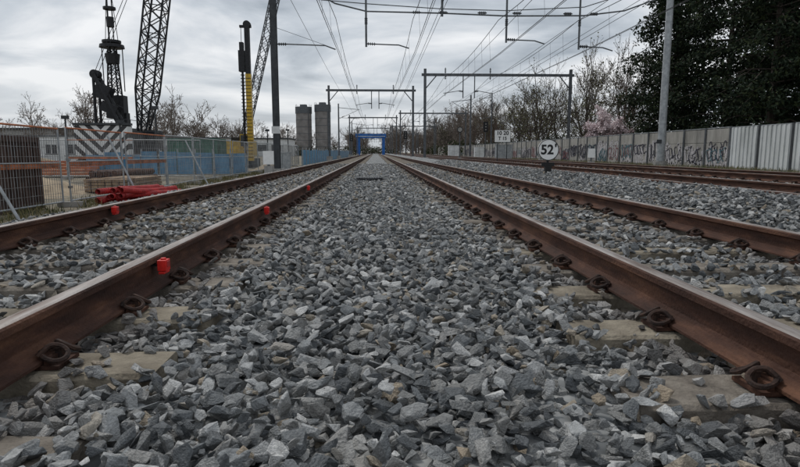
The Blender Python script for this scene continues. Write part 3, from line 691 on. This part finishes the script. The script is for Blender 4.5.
def leafcloud(name,centres,npts,size,mats,link=True):
    C=np.array([c[:3] for c in centres]); Rr=np.array([c[3:6] for c in centres]); vol=Rr.prod(1)**.67; idx=rng.choice(len(C),npts,p=vol/vol.sum())
    d=rng.normal(size=(npts,3)); d/=np.linalg.norm(d,axis=1)[:,None]; rad=rng.random(npts)**.35
    lump=1+.25*np.sin(d[:,0]*5+idx)*np.sin(d[:,1]*6+idx*2)*1
    Pp=C[idx]+d*Rr[idx]*(rad*lump)[:,None]
    a=rng.normal(size=(npts,3)); a/=np.linalg.norm(a,axis=1)[:,None]; b=np.cross(a,rng.normal(size=(npts,3))); b/=np.linalg.norm(b,axis=1)[:,None]
    s=(size*rng.uniform(.5,1.3,npts))[:,None]
    V=np.stack([Pp-a*s,Pp+b*s*.5,Pp+a*s,Pp-b*s*.5],1).reshape(-1,3)
    return quads(name,V,npts,mats,link)
def quads(name,V,npts,mats,link=True):
    me=bpy.data.meshes.new(name); me.vertices.add(len(V)); me.vertices.foreach_set('co',V.ravel().astype(np.float32))
    me.loops.add(npts*4); me.loops.foreach_set('vertex_index',np.arange(npts*4,dtype=np.int32)); me.polygons.add(npts)
    me.polygons.foreach_set('loop_start',np.arange(0,npts*4,4,dtype=np.int32)); 
    me.polygons.foreach_set('material_index',(rng.random(npts)<.25).astype(np.int32)*(len(mats)-1))
    for q in mats: me.materials.append(q)
    me.update(calc_edges=True); me.validate()
    o=bpy.data.objects.new(name,me); 
    if link: scene.collection.objects.link(o)
    return o
def evergreen(x,y,h,w,seed):
    rd=random.Random(seed); par=empty('evergreen_tree',(x,y,-.2))
    m=MB(); m.tube([(0,0,0),(.1,.1,h*.4),(0,0,h*.95)],.28,8,0,.05); cs=[]
    nl=int(h*2.6)
    for k in range(nl):
        t=(k+.5)/nl; z=h*(.06+.92*t); rr=w*(math.sin(math.pi*min(1,(.22+.78*t)))**.7)*(1-.35*t)
        for q in range(4):
            a=rd.uniform(0,6.28); L=rr*rd.uniform(.5,1.2); e=(math.cos(a)*L,math.sin(a)*L,z-.15*L+rd.uniform(-.3,.3))
            m.tube([(0,0,z),(e[0]*.5,e[1]*.5,z+.1),e],.05,4,0,.015)
            for f in(.45,.75,1.0): cs.append((e[0]*f,e[1]*f,z+(e[2]-z)*f,.75*rd.uniform(.5,1.2),.75*rd.uniform(.5,1.2),.42*rd.uniform(.6,1.2)))
    m.obj('trunk_and_limbs',[M_bark],parent=par)
    o=leafcloud('foliage',cs,int(4300*h*w/10),.12,[M_leaf,M_leaf2]); o.parent=par
for x,y,h,w,s in((20.4,41,14,3.0,1),(22.5,37,16,3.9,2),(21.7,31.5,14.5,3.7,3),(26,34,17,4.4,4),(25,27.5,15,4.0,5),(29,41,18,4.4,6),(22.7,26,12,3.2,8),(31,30,17,4.3,9),(24,45,14,3,10)): evergreen(x,y,h,w,s)
cs=[]
for k in range(60): cs.append((18+random.uniform(0,3),18+k*1.6,.6+random.uniform(0,.9),1.1,1.3,.9+random.uniform(0,.6)))
leafcloud('undergrowth_shrubs',cs,26000,.09,[M_leaf,M_leaf2])
cs=[]
for k in range(120): cs.append((14.5+random.uniform(0,14)+k*.1,108+k*2,random.uniform(.6,1.6),2,2.5,1.6))
for k in range(90): cs.append((-180+k*2.1,225+random.uniform(-6,6),1.0,2.4,2,2.0))
for k in range(14): cs.append((-8+k*2,420,1.5,2.8,2,3.2))
leafcloud('hedge_mass',cs,42000,.32,[M_leaf2,M_barkfar])
def grass(name,x0,x1,y0,y1,n,hmin,hmax,zf,pw=1.0):
    X=x0+(x1-x0)*rng.random(n)**pw; Yy=y0+(y1-y0)*rng.random(n)
    cl=np.sin(X*3.1+Yy*.9)*np.sin(Yy*1.7+X)>-.35; X=X[cl];Yy=Yy[cl];n=len(X)
    Z=gz(X)-.03 if zf is None else np.full(n,zf)
    h=rng.uniform(hmin,hmax,n); a=rng.random(n)*6.28; w=.008+.006*rng.random(n); l=rng.normal(0,.35,n)*h; l2=rng.normal(0,.35,n)*h
    c,s=np.cos(a)*w,np.sin(a)*w
    V=np.stack([np.stack([X-c,Yy-s,Z],1),np.stack([X+c,Yy+s,Z],1),np.stack([X+l+c*.3,Yy+l2+s*.3,Z+h],1),np.stack([X+l-c*.3,Yy+l2-s*.3,Z+h],1)],1).reshape(-1,3)
    quads(name,V,n,[M_dry,M_leaf2])
grass('dry_grass_verge',13.0,16.1,9,70,26000,.06,.28,None,.6)
grass('dry_grass_verge',-8.3,-7.2,7,50,9000,.05,.25,-.72)
b=bare_tree('blossom_tree',21,5.2,M_bark,6,.56,.10,M_bloss,13000,.012,1.0); scene.collection.objects.link(b); b.location=(19.3,49,-.1)
b2=plant('blossom_tree',b,21.5,51.5,.85)
# ------------------------------------------------------------------ world
w=bpy.data.worlds.new('World'); scene.world=w; w.use_nodes=True; nt=w.node_tree; N=nt.nodes;L=nt.links
bg=N['Background']; bg.inputs['Strength'].default_value=.1
sky=N.new('ShaderNodeTexSky'); sky.sky_type='NISHITA'; sky.sun_disc=False; sky.sun_elevation=R(55); sky.sun_rotation=R(-35); sky.air_density=1.2; sky.dust_density=2
tc=N.new('ShaderNodeTexCoord'); s=N.new('ShaderNodeSeparateXYZ'); L.new(tc.outputs['Generated'],s.inputs[0])
zz=N.new('ShaderNodeMath'); zz.operation='MAXIMUM'; zz.inputs[1].default_value=0; L.new(s.outputs['Z'],zz.inputs[0])
za=N.new('ShaderNodeMath'); za.operation='ADD'; za.inputs[1].default_value=.15; L.new(zz.outputs[0],za.inputs[0])
dx=N.new('ShaderNodeMath'); dx.operation='DIVIDE'; L.new(s.outputs['X'],dx.inputs[0]); L.new(za.outputs[0],dx.inputs[1])
dy=N.new('ShaderNodeMath'); dy.operation='DIVIDE'; L.new(s.outputs['Y'],dy.inputs[0]); L.new(za.outputs[0],dy.inputs[1])
cx=N.new('ShaderNodeCombineXYZ'); L.new(dx.outputs[0],cx.inputs[0]); L.new(dy.outputs[0],cx.inputs[1])
n1=N.new('ShaderNodeTexNoise'); n1.inputs['Scale'].default_value=.95; n1.inputs['Detail'].default_value=9; n1.inputs['Roughness'].default_value=.52; n1.inputs['Distortion'].default_value=.45; L.new(cx.outputs[0],n1.inputs['Vector'])
r=N.new('ShaderNodeValToRGB'); cr_=r.color_ramp; cr_.elements[0].position=.37; cr_.elements[0].color=(.31,.355,.41,1); cr_.elements[1].position=.62; cr_.elements[1].color=(.90,.91,.93,1)
e=cr_.elements.new(.49); e.color=(.56,.605,.66,1)
L.new(n1.outputs['Fac'],r.inputs['Fac'])
sc=N.new('ShaderNodeVectorMath'); sc.operation='SCALE'; sc.inputs['Scale'].default_value=10.2; L.new(r.outputs['Color'],sc.inputs[0])
hz=N.new('ShaderNodeMapRange'); hz.inputs[1].default_value=0; hz.inputs[2].default_value=.16; hz.inputs[3].default_value=.6; hz.inputs[4].default_value=0; L.new(zz.outputs[0],hz.inputs[0])
mh=N.new('ShaderNodeMix'); mh.data_type='RGBA'; mh.inputs[7].default_value=(7.6,7.9,8.2,1); L.new(hz.outputs[0],mh.inputs[0]); L.new(sc.outputs[0],mh.inputs[6])
mx=N.new('ShaderNodeMix'); mx.data_type='RGBA'; mx.inputs[0].default_value=.93; L.new(sky.outputs[0],mx.inputs[6]); L.new(mh.outputs[2],mx.inputs[7])
L.new(mx.outputs[2],bg.inputs['Color'])
sl=bpy.data.lights.new('sun','SUN'); sl.energy=1.5; sl.angle=R(12); sl.color=(1,.97,.92); so=bpy.data.objects.new('sun',sl); scene.collection.objects.link(so)
so.rotation_euler=Vector((-.38,.55,.95)).to_track_quat('Z','Y').to_euler()
# ------------------------------------------------------------------ camera
cam=bpy.data.cameras.new('camera'); cam.lens=26; cam.sensor_width=36; cam.clip_end=3000; cam.clip_start=.05
co=bpy.data.objects.new('camera',cam); scene.collection.objects.link(co); co.location=(0,0,.71); co.rotation_euler=(R(90-8.03),0,R(-2.4)); scene.camera=co
scene.view_settings.view_transform='Standard'; scene.view_settings.look='None'; scene.view_settings.exposure=0
